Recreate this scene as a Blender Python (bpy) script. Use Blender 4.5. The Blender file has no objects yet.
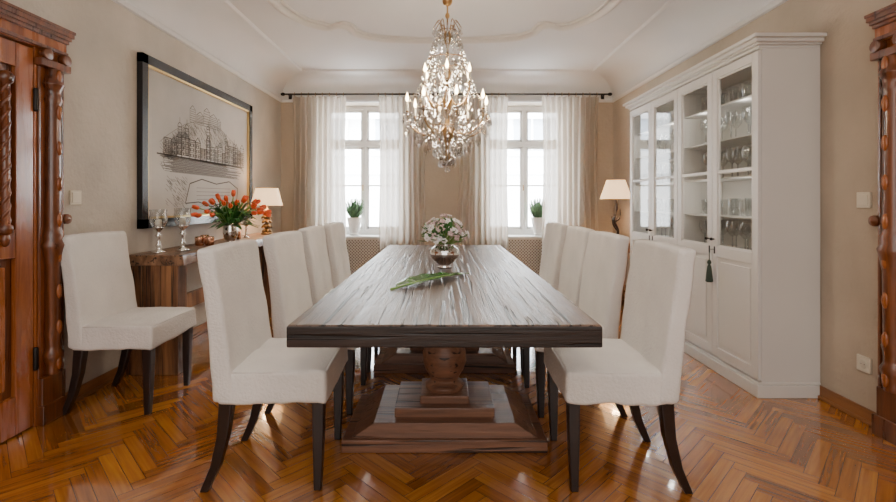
import bpy, bmesh, math, random
from mathutils import Vector, Matrix, noise
random.seed(7)
R=random.random
def U(a,b): return a+(b-a)*random.random()
COL=bpy.context.scene.collection
HALF=2.15; HR=2.22; YB=6.18; YF=-2.6; ZW=2.50; ZC=2.78
# ------------------------------------------------------------------ materials
def newmat(name):
    m=bpy.data.materials.new(name); m.use_nodes=True
    nt=m.node_tree; b=nt.nodes.get('Principled BSDF'); return m,nt,b
def simple(name,col,rough=.5,metal=0,var=0,vscale=8,bump=0,bscale=60,emis=None,es=0,stretch=(1,1,1),spec=None,coat=0):
    m,nt,b=newmat(name); N=nt.nodes; L=nt.links
    b.inputs['Base Color'].default_value=(*col,1); b.inputs['Roughness'].default_value=rough
    b.inputs['Metallic'].default_value=metal
    if spec is not None: b.inputs['Specular IOR Level'].default_value=spec
    if coat: b.inputs['Coat Weight'].default_value=coat; b.inputs['Coat Roughness'].default_value=.1
    if emis: b.inputs['Emission Color'].default_value=(*emis,1); b.inputs['Emission Strength'].default_value=es
    if var or bump:
        tc=N.new('ShaderNodeTexCoord'); mp=N.new('ShaderNodeMapping'); mp.inputs['Scale'].default_value=stretch
        L.new(tc.outputs['Object'],mp.inputs['Vector'])
    if var:
        n=N.new('ShaderNodeTexNoise'); n.inputs['Scale'].default_value=vscale; n.inputs['Detail'].default_value=5
        L.new(mp.outputs[0],n.inputs['Vector'])
        r=N.new('ShaderNodeValToRGB'); r.color_ramp.elements[0].position=.3; r.color_ramp.elements[1].position=.7
        r.color_ramp.elements[0].color=(*[c*(1-var) for c in col],1); r.color_ramp.elements[1].color=(*[min(1,c*(1+var)) for c in col],1)
        L.new(n.outputs['Fac'],r.inputs[0]); L.new(r.outputs[0],b.inputs['Base Color'])
    if bump:
        n2=N.new('ShaderNodeTexNoise'); n2.inputs['Scale'].default_value=bscale; n2.inputs['Detail'].default_value=4
        L.new(mp.outputs[0],n2.inputs['Vector'])
        bp=N.new('ShaderNodeBump'); bp.inputs['Strength'].default_value=bump; bp.inputs['Distance'].default_value=.01
        L.new(n2.outputs['Fac'],bp.inputs['Height']); L.new(bp.outputs[0],b.inputs['Normal'])
    return m
def wood(name,c1,c2,axis='Y',scale=1,rough=.4,bump=.3,board=None,coat=0,lo=.32,hi=.66,worn=None,crack=0):
    m,nt,b=newmat(name); N=nt.nodes; L=nt.links
    tc=N.new('ShaderNodeTexCoord'); mp=N.new('ShaderNodeMapping')
    s={'X':(1.2,22,22),'Y':(22,1.2,22),'Z':(22,22,1.2)}[axis]
    mp.inputs['Scale'].default_value=tuple(v*scale for v in s)
    L.new(tc.outputs['Object'],mp.inputs['Vector'])
    n=N.new('ShaderNodeTexNoise'); n.inputs['Scale'].default_value=1; n.inputs['Detail'].default_value=9; n.inputs['Roughness'].default_value=.68
    n.inputs['Distortion'].default_value=.6
    vec=mp.outputs[0]; fl=None
    if board:
        sx=N.new('ShaderNodeSeparateXYZ'); L.new(tc.outputs['Object'],sx.inputs[0])
        d=N.new('ShaderNodeMath'); d.operation='DIVIDE'; d.inputs[1].default_value=board; L.new(sx.outputs['X'],d.inputs[0])
        f=N.new('ShaderNodeMath'); f.operation='FLOOR'; L.new(d.outputs[0],f.inputs[0]); fl=f
        fr=N.new('ShaderNodeMath'); fr.operation='FRACT'; L.new(d.outputs[0],fr.inputs[0])
        mu=N.new('ShaderNodeMath'); mu.operation='MULTIPLY'; mu.inputs[1].default_value=7.31; L.new(f.outputs[0],mu.inputs[0])
        va=N.new('ShaderNodeVectorMath'); va.operation='ADD'; L.new(vec,va.inputs[0]); L.new(mu.outputs[0],va.inputs[1]); vec=va.outputs[0]
    L.new(vec,n.inputs['Vector'])
    r=N.new('ShaderNodeValToRGB'); r.color_ramp.elements[0].position=lo; r.color_ramp.elements[1].position=hi
    r.color_ramp.elements[0].color=(*c1,1); r.color_ramp.elements[1].color=(*c2,1)
    L.new(n.outputs['Fac'],r.inputs[0]); col=r.outputs[0]; hgt=n.outputs['Fac']
    if board:
        wn=N.new('ShaderNodeTexWhiteNoise'); wn.noise_dimensions='1D'; L.new(fl.outputs[0],wn.inputs['W'])
        mr=N.new('ShaderNodeMapRange'); mr.inputs['To Min'].default_value=.70; mr.inputs['To Max'].default_value=1.25; L.new(wn.outputs['Value'],mr.inputs['Value'])
        cr=N.new('ShaderNodeMath'); cr.operation='COMPARE'; cr.inputs[1].default_value=.5; cr.inputs[2].default_value=.484; L.new(fr.outputs[0],cr.inputs[0])
        mm=N.new('ShaderNodeMath'); mm.operation='MULTIPLY_ADD'; mm.inputs[1].default_value=.8; mm.inputs[2].default_value=.2; L.new(cr.outputs[0],mm.inputs[0])
        m2=N.new('ShaderNodeMath'); m2.operation='MULTIPLY'; L.new(mr.outputs[0],m2.inputs[0]); L.new(mm.outputs[0],m2.inputs[1])
        vs=N.new('ShaderNodeVectorMath'); vs.operation='SCALE'; L.new(col,vs.inputs[0]); L.new(m2.outputs[0],vs.inputs['Scale']); col=vs.outputs[0]
    if worn:
        n4=N.new('ShaderNodeTexNoise'); n4.inputs['Scale'].default_value=3.5; n4.inputs['Detail'].default_value=6; L.new(tc.outputs['Object'],n4.inputs['Vector'])
        r4=N.new('ShaderNodeValToRGB'); r4.color_ramp.elements[0].position=.45; r4.color_ramp.elements[1].position=.7; r4.color_ramp.elements[1].color=(.5,.5,.5,1)
        L.new(n4.outputs['Fac'],r4.inputs[0])
        mx=N.new('ShaderNodeMix'); mx.data_type='RGBA'; L.new(r4.outputs[0],mx.inputs['Factor']); L.new(col,mx.inputs[6]); mx.inputs[7].default_value=(*worn,1); col=mx.outputs[2]
    if crack:
        mp5=N.new('ShaderNodeMapping'); k=48; s5={'X':(1.4,k,k),'Y':(k,1.4,k),'Z':(k,k,1.6)}[axis]; mp5.inputs['Scale'].default_value=s5; L.new(tc.outputs['Object'],mp5.inputs['Vector'])
        n5=N.new('ShaderNodeTexNoise'); n5.inputs['Scale'].default_value=1; n5.inputs['Detail'].default_value=2; n5.inputs['Distortion'].default_value=.4; L.new(mp5.outputs[0],n5.inputs['Vector'])
        r5=N.new('ShaderNodeValToRGB'); r5.color_ramp.elements[0].position=crack-.04; r5.color_ramp.elements[0].color=(.16,.16,.16,1); r5.color_ramp.elements[1].position=crack+.02; r5.color_ramp.elements[1].color=(1,1,1,1)
        L.new(n5.outputs['Fac'],r5.inputs[0])
        vm=N.new('ShaderNodeVectorMath'); vm.operation='MULTIPLY'; L.new(col,vm.inputs[0]); L.new(r5.outputs[0],vm.inputs[1]); col=vm.outputs[0]
        hm=N.new('ShaderNodeMath'); hm.operation='ADD'; L.new(hgt,hm.inputs[0]); L.new(r5.outputs[0],hm.inputs[1]); hgt=hm.outputs[0]
    L.new(col,b.inputs['Base Color'])
    rr=N.new('ShaderNodeMapRange'); rr.inputs['To Min'].default_value=max(.05,rough-.12); rr.inputs['To Max'].default_value=rough+.16; L.new(n.outputs['Fac'],rr.inputs['Value']); L.new(rr.outputs[0],b.inputs['Roughness'])
    if coat: b.inputs['Coat Weight'].default_value=coat; b.inputs['Coat Roughness'].default_value=.12
    bp=N.new('ShaderNodeBump'); bp.inputs['Strength'].default_value=bump; bp.inputs['Distance'].default_value=.006
    L.new(hgt,bp.inputs['Height']); L.new(bp.outputs[0],b.inputs['Normal'])
    return m
def mixglass(name,tint,blend,k,k0,rough=.02):
    m,nt,b=newmat(name); N=nt.nodes; L=nt.links; N.remove(b)
    out=[x for x in N if x.type=='OUTPUT_MATERIAL'][0]
    t=N.new('ShaderNodeBsdfTransparent'); t.inputs[0].default_value=(*tint,1)
    g=N.new('ShaderNodeBsdfGlossy'); g.inputs['Roughness'].default_value=rough
    mx=N.new('ShaderNodeMixShader')
    lw=N.new('ShaderNodeLayerWeight'); lw.inputs['Blend'].default_value=blend
    ma=N.new('ShaderNodeMath'); ma.operation='MULTIPLY_ADD'; ma.inputs[1].default_value=k; ma.inputs[2].default_value=k0
    L.new(lw.outputs['Facing'],ma.inputs[0]); L.new(ma.outputs[0],mx.inputs[0])
    L.new(t.outputs[0],mx.inputs[1]); L.new(g.outputs[0],mx.inputs[2]); L.new(mx.outputs[0],out.inputs[0])
    return m
def sheer(name,col,transp,transl=.5):
    m,nt,b=newmat(name); N=nt.nodes; L=nt.links; N.remove(b)
    out=[x for x in N if x.type=='OUTPUT_MATERIAL'][0]
    d=N.new('ShaderNodeBsdfDiffuse'); d.inputs[0].default_value=(*col,1)
    tl=N.new('ShaderNodeBsdfTranslucent'); tl.inputs[0].default_value=(*col,1)
    t=N.new('ShaderNodeBsdfTransparent')
    a=N.new('ShaderNodeMixShader'); a.inputs[0].default_value=transl
    c=N.new('ShaderNodeMixShader'); c.inputs[0].default_value=transp
    L.new(d.outputs[0],a.inputs[1]); L.new(tl.outputs[0],a.inputs[2])
    L.new(a.outputs[0],c.inputs[1]); L.new(t.outputs[0],c.inputs[2]); L.new(c.outputs[0],out.inputs[0])
    return m
M={}
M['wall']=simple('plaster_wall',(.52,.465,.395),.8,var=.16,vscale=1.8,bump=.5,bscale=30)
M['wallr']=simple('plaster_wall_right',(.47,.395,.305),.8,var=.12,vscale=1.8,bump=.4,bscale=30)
M['ceil']=simple('ceiling_paint',(.76,.755,.75),.85,var=.02,vscale=2)
M['stucco']=simple('stucco_white',(.76,.73,.69),.7)
M['base']=wood('baseboard_wood',(.16,.06,.016),(.31,.13,.042),'Y',.6,.35,.1)
M['cab']=simple('cabinet_lacquer',(.70,.68,.64),.38,var=.015,vscale=3)
M['cabin']=simple('cabinet_inside',(.80,.79,.76),.5)
M['winframe']=simple('window_paint',(.86,.86,.85),.4)
M['fabric']=simple('slipcover_cotton',(.73,.70,.66),.95,var=.06,vscale=5,bump=.45,bscale=90,spec=.15)
M['darkwood']=simple('espresso_wood',(.016,.008,.006),.3,var=.3,vscale=12)
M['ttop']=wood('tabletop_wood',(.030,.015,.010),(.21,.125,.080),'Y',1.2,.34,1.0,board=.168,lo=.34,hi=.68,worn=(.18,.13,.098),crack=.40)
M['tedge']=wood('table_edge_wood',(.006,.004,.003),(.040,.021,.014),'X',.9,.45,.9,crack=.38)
M['tleg']=wood('table_leg_wood',(.085,.033,.017),(.31,.15,.085),'X',.6,.38,.6,crack=.36)
M['rustic']=wood('rustic_wood',(.05,.016,.006),(.46,.21,.08),'Z',.34,.5,.9,lo=.38,hi=.64,worn=(.26,.115,.05),crack=.38)
M['rustict']=wood('rustic_top_wood',(.07,.03,.013),(.40,.22,.12),'Y',.4,.32,.6,crack=.38)
M['door']=wood('door_walnut',(.12,.024,.004),(.44,.135,.026),'Z',.45,.25,.2,coat=.5)
M['doord']=wood('door_carved_walnut',(.035,.009,.004),(.22,.062,.013),'Z',.8,.28,.5,coat=.5)
M['iron']=simple('dark_iron',(.03,.027,.025),.45,.8)
M['brass']=simple('brass',(.55,.34,.15),.28,1)
M['abrass']=simple('antique_brass',(.30,.19,.09),.3,1)
M['copper']=simple('copper',(.75,.42,.28),.25,1)
M['silver']=simple('silver',(.80,.79,.77),.10,1)
M['glass']=mixglass('window_glass',(.98,.99,.99),.3,.25,.02)
M['cglass']=mixglass('cabinet_glass',(.95,.97,.97),.3,.35,.02)
M['stem']=mixglass('stemware_glass',(.84,.86,.86),.5,.85,.08,.03)
M['crystal']=mixglass('crystal',(.86,.85,.83),.55,.65,.10,.03)
M['crystalb']=mixglass('crystal_bright',(.97,.96,.95),.65,.7,.22,.12)
M['bulb']=simple('candle_bulb',(1,.9,.7),.3,emis=(1,.70,.36),es=32)
M['candle']=simple('candle_wax',(.80,.74,.62),.5)
M['curtain']=sheer('curtain_linen',(.66,.595,.52),.07,.50)
M['shade']=simple('lamp_shade_fabric',(.85,.66,.44),.9,emis=(1,.62,.32),es=1.9)
M['black']=simple('black_frame',(.012,.012,.014),.25)
M['gold']=simple('gold_leaf',(.70,.50,.22),.35,1)
M['paper']=simple('engraving_paper',(.50,.46,.41),.7,var=.14,vscale=1.6)
M['ink']=simple('engraving_ink',(.11,.095,.08),.8)
M['inkl']=simple('engraving_ink_light',(.24,.215,.19),.8)
M['leaf']=simple('leaf_green',(.05,.17,.035),.4,var=.3,vscale=20)
M['bigleaf']=simple('palm_leaf_green',(.03,.14,.018),.22,var=.4,vscale=14)
M['stemg']=simple('stem_green',(.22,.36,.08),.5)
M['tulip']=simple('tulip_petal',(.80,.10,.02),.5,var=.35,vscale=25)
M['petw']=simple('petal_white',(.85,.81,.79),.7)
M['petp']=simple('petal_pink',(.62,.45,.44),.7)
M['pot']=simple('pot_ceramic',(.75,.74,.72),.4)
M['soil']=simple('soil',(.06,.04,.03),.9)
M['lav']=simple('foliage_grey_green',(.10,.20,.10),.7,var=.3,vscale=20)
M['plate']=simple('switch_plastic',(.70,.65,.54),.35)
M['platein']=simple('switch_inner',(.62,.57,.47),.35)
M['dark']=simple('socket_hole',(.02,.02,.02),.6)
M['tassel']=simple('tassel_thread',(.05,.07,.05),.9,bump=.4,bscale=200)
M['ext']=simple('facade_stucco',(.80,.80,.80),.9,var=.05,vscale=1)
M['extw']=simple('facade_window_dark',(.36,.40,.45),.3)
M['extf']=simple('facade_trim',(.88,.88,.88),.8)
M['rad']=simple('radiator_grille',(.80,.77,.72),.5)
M['radshade']=simple('radiator_painted_shade',(.16,.14,.12),.9)  # dark colour stands in for the shade behind the grille
PW=.057; PN=7
def floormat():
    m,nt,b=newmat('herringbone_oak'); N=nt.nodes; L=nt.links
    uv=N.new('ShaderNodeUVMap'); uv.uv_map='UVMap'
    at=N.new('ShaderNodeAttribute'); at.attribute_name='rnd'
    s=N.new('ShaderNodeSeparateXYZ'); L.new(uv.outputs[0],s.inputs[0])
    cx=N.new('ShaderNodeCombineXYZ')
    def mth(op,a,bv=None,c=None):
        n=N.new('ShaderNodeMath'); n.operation=op
        for i,v in enumerate((a,bv,c)):
            if v is None: continue
            if isinstance(v,(int,float)): n.inputs[i].default_value=v
            else: L.new(v,n.inputs[i])
        return n.outputs[0]
    L.new(mth('MULTIPLY',s.outputs[0],3.0),cx.inputs[0]); L.new(mth('MULTIPLY',s.outputs[1],60),cx.inputs[1]); L.new(mth('MULTIPLY',at.outputs['Fac'],91),cx.inputs[2])
    n=N.new('ShaderNodeTexNoise'); n.inputs['Scale'].default_value=1; n.inputs['Detail'].default_value=5; n.inputs['Distortion'].default_value=.5
    L.new(cx.outputs[0],n.inputs['Vector'])
    f=mth('ADD',mth('MULTIPLY',n.outputs['Fac'],.75),mth('MULTIPLY',at.outputs['Fac'],.38))
    r=N.new('ShaderNodeValToRGB'); e=r.color_ramp.elements
    e[0].position=.20; e[0].color=(.13,.036,.004,1); e[1].position=.92; e[1].color=(.60,.25,.036,1)
    k=e.new(.54); k.color=(.37,.122,.013,1)
    L.new(f,r.inputs[0])
    d=mth('MINIMUM',mth('MINIMUM',s.outputs[1],mth('SUBTRACT',PW,s.outputs[1])),mth('MINIMUM',s.outputs[0],mth('SUBTRACT',PW*PN,s.outputs[0])))
    seam=mth('LESS_THAN',d,.0011)
    mx=N.new('ShaderNodeMix'); mx.data_type='RGBA'
    L.new(seam,mx.inputs['Factor']); L.new(r.outputs[0],mx.inputs[6]); mx.inputs[7].default_value=(.06,.018,.004,1)
    L.new(mx.outputs[2],b.inputs['Base Color'])
    b.inputs['Roughness'].default_value=.20; b.inputs['Coat Weight'].default_value=1; b.inputs['Coat Roughness'].default_value=.055; b.inputs['Coat IOR'].default_value=1.75
    tc=N.new('ShaderNodeTexCoord'); n3=N.new('ShaderNodeTexNoise'); n3.inputs['Scale'].default_value=5
    L.new(tc.outputs['Object'],n3.inputs['Vector'])
    h=mth('ADD',mth('MULTIPLY',n3.outputs['Fac'],.6),mth('MULTIPLY',at.outputs['Fac'],.15))
    bp=N.new('ShaderNodeBump'); bp.inputs['Strength'].default_value=.12; bp.inputs['Distance'].default_value=.01
    L.new(h,bp.inputs['Height']); L.new(bp.outputs[0],b.inputs['Normal']); L.new(bp.outputs[0],b.inputs['Coat Normal'])
    return m
M['floor']=floormat()
# ------------------------------------------------------------------ builder
class MB:
    def __init__(s): s.v=[]; s.f=[]; s.m=[]; s.sm=[]; s.mats=[]
    def mi(s,k):
        if k not in s.mats: s.mats.append(k)
        return s.mats.index(k)
    def add(s,vs,fs,mat,smooth=False,T=None):
        o=len(s.v); i=s.mi(mat)
        for p in vs:
            p=Vector(p)
            s.v.append(T@p if T else p)
        for f in fs: s.f.append([o+a for a in f]); s.m.append(i); s.sm.append(smooth)
    def pop(s,n=1):
        for _ in range(n): s.f.pop(); s.m.pop(); s.sm.pop()
    def box(s,x0,x1,y0,y1,z0,z1,mat,T=None):
        vs=[(x0,y0,z0),(x1,y0,z0),(x1,y1,z0),(x0,y1,z0),(x0,y0,z1),(x1,y0,z1),(x1,y1,z1),(x0,y1,z1)]
        s.add(vs,[(0,3,2,1),(4,5,6,7),(0,1,5,4),(1,2,6,5),(2,3,7,6),(3,0,4,7)],mat,False,T)
    def lathe(s,prof,c,mat,seg=24,T=None,smooth=True):
        vs=[];fs=[]
        for r,z in prof:
            for k in range(seg):
                a=2*math.pi*k/seg; vs.append((c[0]+r*math.cos(a),c[1]+r*math.sin(a),c[2]+z))
        for i in range(len(prof)-1):
            for k in range(seg):
                k2=(k+1)%seg; fs.append((i*seg+k,i*seg+k2,(i+1)*seg+k2,(i+1)*seg+k))
        if prof[0][0]>1e-4: fs.append(tuple(reversed(range(seg))))
        if prof[-1][0]>1e-4: fs.append(tuple(range((len(prof)-1)*seg,len(prof)*seg)))
        s.add(vs,fs,mat,smooth,T)
    def tube(s,pts,rad,mat,seg=8,closed=False,flat=1,T=None):
        pts=[Vector(p) for p in pts]; n=len(pts); vs=[];fs=[]
        if not isinstance(rad,(list,tuple)): rad=[rad]*n
        up=Vector((0,0,1)); 
        for i,p in enumerate(pts):
            if closed: t=pts[(i+1)%n]-pts[i-1]
            else: t=pts[min(i+1,n-1)]-pts[max(i-1,0)]
            t.normalize()
            a=up if abs(t.dot(up))<.95 else Vector((1,0,0))
            x=t.cross(a).normalized(); y=x.cross(t).normalized()
            for k in range(seg):
                q=2*math.pi*k/seg; vs.append(p+x*math.cos(q)*rad[i]+y*math.sin(q)*rad[i]*flat)
        m=n if closed else n-1
        for i in range(m):
            j=(i+1)%n
            for k in range(seg):
                k2=(k+1)%seg; fs.append((i*seg+k,i*seg+k2,j*seg+k2,j*seg+k))
        if not closed: fs.append(tuple(reversed(range(seg)))); fs.append(tuple(range((n-1)*seg,n*seg)))
        s.add(vs,fs,mat,True,T)
    def ell(s,c,r,mat,seg=12,rings=8,T=None):
        vs=[];fs=[]
        for i in range(rings+1):
            ph=math.pi*i/rings
            rr=max(math.sin(ph),.002)
            for k in range(seg):
                a=2*math.pi*k/seg; vs.append((c[0]+r[0]*rr*math.cos(a),c[1]+r[1]*rr*math.sin(a),c[2]-r[2]*math.cos(ph)))
        for i in range(rings):
            for k in range(seg):
                k2=(k+1)%seg; fs.append((i*seg+k,i*seg+k2,(i+1)*seg+k2,(i+1)*seg+k))
        s.add(vs,fs,mat,True,T)
    def drop(s,c,r,h,mat,seg=6):
        vs=[(c[0],c[1],c[2])]; 
        a0=R()*3
        for z,q in ((-.25*h,.55),(-.62*h,1.0)):
            for k in range(seg):
                a=a0+2*math.pi*k/seg; vs.append((c[0]+r*q*math.cos(a),c[1]+r*q*math.sin(a),c[2]+z))
        vs.append((c[0],c[1],c[2]-h)); fs=[]
        for k in range(seg):
            k2=(k+1)%seg
            fs+= [(0,1+k,1+k2),(1+k,1+seg+k,1+seg+k2,1+k2),(1+seg+k,2*seg+1,1+seg+k2)]
        s.add(vs,fs,mat,False)
    def obj(s,name,origin=(0,0,0),bevel=0,parent=None,seg=2):
        o=Vector(origin); me=bpy.data.meshes.new(name)
        me.from_pydata([p-o for p in s.v],[],s.f); 
        for k in s.mats: me.materials.append(M[k])
        me.polygons.foreach_set('material_index',s.m); me.polygons.foreach_set('use_smooth',s.sm)
        me.update()
        ob=bpy.data.objects.new(name,me); ob.location=o; COL.objects.link(ob)
        if bevel:
            b=ob.modifiers.new('bevel','BEVEL'); b.width=bevel; b.segments=seg; b.limit_method='ANGLE'; b.angle_limit=math.radians(50)
        if parent: ob.parent=parent
        return ob
def spline(pts,n=8):
    out=[]; P=[Vector(p) for p in pts]
    for i in range(len(P)-1):
        p0=P[max(i-1,0)];p1=P[i];p2=P[i+1];p3=P[min(i+2,len(P)-1)]
        for k in range(n):
            t=k/n
            out.append(.5*((2*p1)+(p2-p0)*t+(2*p0-5*p1+4*p2-p3)*t*t+(3*p1-p0-3*p2+p3)*t**3))
    out.append(P[-1]); return out
def softbox(mb,h,r,mat,fn=None,n=(8,8,8),T=None):
    def ax(hh,k):
        i=hh-r; return [-hh,-hh+r*.3,-hh+r*.65]+[-i+2*i*j/k for j in range(k+1)]+[hh-r*.65,hh-r*.3,hh]
    A=[ax(h[i],n[i]) for i in range(3)]; idx={}; vs=[]; fs=[]
    def vid(i,j,k):
        key=(i,j,k)
        if key not in idx:
            p=Vector((A[0][i],A[1][j],A[2][k])); inn=Vector([max(-(h[q]-r),min(h[q]-r,p[q])) for q in range(3)])
            d=p-inn
            if d.length>1e-9: p=inn+d.normalized()*r
            if fn: p=fn(p)
            idx[key]=len(vs); vs.append(p)
        return idx[key]
    L=[len(a)-1 for a in A]
    for j in range(L[1]):
        for k in range(L[2]):
            fs.append((vid(0,j,k),vid(0,j,k+1),vid(0,j+1,k+1),vid(0,j+1,k)))
            a=L[0]; fs.append((vid(a,j,k),vid(a,j+1,k),vid(a,j+1,k+1),vid(a,j,k+1)))
    for i in range(L[0]):
        for k in range(L[2]):
            fs.append((vid(i,0,k),vid(i+1,0,k),vid(i+1,0,k+1),vid(i,0,k+1)))
            a=L[1]; fs.append((vid(i,a,k),vid(i,a,k+1),vid(i+1,a,k+1),vid(i+1,a,k)))
        for j in range(L[1]):
            fs.append((vid(i,j,0),vid(i,j+1,0),vid(i+1,j+1,0),vid(i+1,j,0)))
            a=L[2]; fs.append((vid(i,j,a),vid(i+1,j,a),vid(i+1,j+1,a),vid(i,j+1,a)))
    mb.add(vs,fs,mat,True,T)
# ------------------------------------------------------------------ room shell
b=MB(); b.box(-HALF-.2,-HALF,YF-.2,YB+.4,-.1,3.0,'wall'); b.obj('wall_left')
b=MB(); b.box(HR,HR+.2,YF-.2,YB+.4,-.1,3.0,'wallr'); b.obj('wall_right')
b=MB(); b.box(-HALF,HR,YF-.2,YF,-.1,3.0,'wall'); b.obj('wall_front')
WX=[(-1.64,-.54),(.54,1.64)]; WZ0=.70; WZ1=2.46; YO=YB+.40
b=MB(); 
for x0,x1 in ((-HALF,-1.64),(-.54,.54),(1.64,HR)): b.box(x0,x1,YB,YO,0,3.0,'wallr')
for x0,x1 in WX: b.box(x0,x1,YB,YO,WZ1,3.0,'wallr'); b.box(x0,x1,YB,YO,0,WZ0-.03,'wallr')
b.obj('wall_back')
b=MB(); b.box(-HALF,HR,YF,YB,ZC,ZC+.12,'ceil')
prof=[(0,ZW-.045),(.022,ZW-.04),(.034,ZW-.018),(.024,ZW),(.012,ZW+.004)]
cv=[]
for i in range(0,15):
    a=math.pi/2*i/14; cv.append((.012+.36*(1-math.cos(a)),ZW+.004+(ZC-ZW-.024)*math.sin(a)))
pr2=[cv[-1],(.378,ZC-.022),(.390,ZC-.018),(.398,ZC-.008),(.404,ZC)]
for P_,sm in ((prof,False),(cv,True),(pr2,False)):
    vs=[];fs=[]
    n=len(P_)
    for k in range(4):
        for d,z in P_:
            c=[(-HALF+d,YF+d,z),(HR-d,YF+d,z),(HR-d,YB-d,z),(-HALF+d,YB-d,z)]
            vs+=[c[k],c[(k+1)%4]]
        for i in range(n-1):
            o=k*2*n+2*i; fs.append((o,o+2,o+3,o+1))
    b.add(vs,fs,'ceil',sm)
b.obj('ceiling')
def mirror_path(q):
    a=[(x,y) for x,y in q]; bq=[(x,-y) for x,y in reversed(q)]; c=[(-x,-y) for x,y in q]; d=[(-x,y) for x,y in reversed(q)]
    out=[]
    for seg in (a,bq,c,d):
        for p in seg:
            if not out or (Vector(p)-Vector(out[-1])).length>1e-3: out.append(p)
    if (Vector(out[0])-Vector(out[-1])).length<1e-3: out.pop()
    return out
q=[(0,1.52),(.2,1.52),(.45,1.50),(.65,1.46),(.78,1.40),(.86,1.30),(.88,1.20)]
q+= [(.90,1.13),(.97,1.10),(1.03,1.14),(1.10,1.16),(1.22,1.08),(1.32,.90),(1.37,.70),(1.39,.45),(1.40,.2),(1.40,0)]
pp=mirror_path(q)
pp=[(p.x,p.y) for p in spline([(x,y,0) for x,y in pp+[pp[0]]],3)][:-1]
b=MB(); b.tube([(x,3.2+y,ZC-.010) for x,y in pp],.033,'stucco',8,True,1); b.tube([(x*.955,3.2+y*.955,ZC-.004) for x,y in pp],.014,'stucco',6,True,1)
b.lathe([(.26,0),(.25,-.02),(.18,-.022),(.16,-.035),(.02,-.036)][::-1],(0.02,3.2,ZC),'stucco',40)
b.obj('trim_1')
# floor herringbone
me=bpy.data.meshes.new('floor'); bm=bmesh.new(); uvl=bm.loops.layers.uv.new('UVMap')
rl=bm.loops.layers.float_color.new('rnd')
c45=math.cos(math.pi/4); OX,OY=-.12,1.0
def addp(x0,y0,w,h,flip):
    r=R(); P=[(x0,y0),(x0+w,y0),(x0+w,y0+h),(x0,y0+h)]
    W=[((x-y)*c45*PW+OX,(x+y)*c45*PW+OY) for x,y in P]
    if max(p[0] for p in W)<-HALF or min(p[0] for p in W)>HR or max(p[1] for p in W)<YF or min(p[1] for p in W)>YB: return
    f=bm.faces.new([bm.verts.new((a,c,0)) for a,c in W])
    uvs=[(0,0),(PN*PW,0),(PN*PW,PW),(0,PW)] if not flip else [(0,0),(0,PW),(PN*PW,PW),(PN*PW,0)]
    for l,uvv in zip(f.loops,uvs): l[uvl].uv=uvv; l[rl]=(r,r,r,1)
for m_ in range(-20,21):
    for j in range(-170,171):
        x=j+2*PN*m_; addp(x,j,PN,1,False); addp(x,j+1,1,PN,True)
for co,no in (((-HALF,0,0),(-1,0,0)),((HR,0,0),(1,0,0)),((0,YF,0),(0,-1,0)),((0,YB,0),(0,1,0))):
    bmesh.ops.bisect_plane(bm,geom=bm.verts[:]+bm.edges[:]+bm.faces[:],plane_co=co,plane_no=no,clear_outer=True)
bm.to_mesh(me); bm.free(); me.materials.append(M['floor'])
fl=bpy.data.objects.new('floor',me); COL.objects.link(fl)
b=MB(); b.box(-HALF,HR,YF,YB,-.1,-.003,'base'); b.obj('subfloor',parent=fl)
e_=.002
b=MB(); b.box(-HALF+e_,-HALF+.018,2.61,YB,0,.075,'base'); b.box(-HALF+e_,-HALF+.03,2.61,YB,0,.02,'base'); b.obj('baseboard_left',bevel=.004)
b=MB(); b.box(HR-.018,HR-e_,2.38,YB,0,.075,'base'); b.box(HR-.03,HR-e_,2.38,YB,0,.02,'base'); b.obj('baseboard_right',bevel=.004)
b=MB(); b.box(-.54,.54,YB-.018,YB-e_,0,.075,'base'); b.obj('baseboard_back',bevel=.004)
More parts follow.
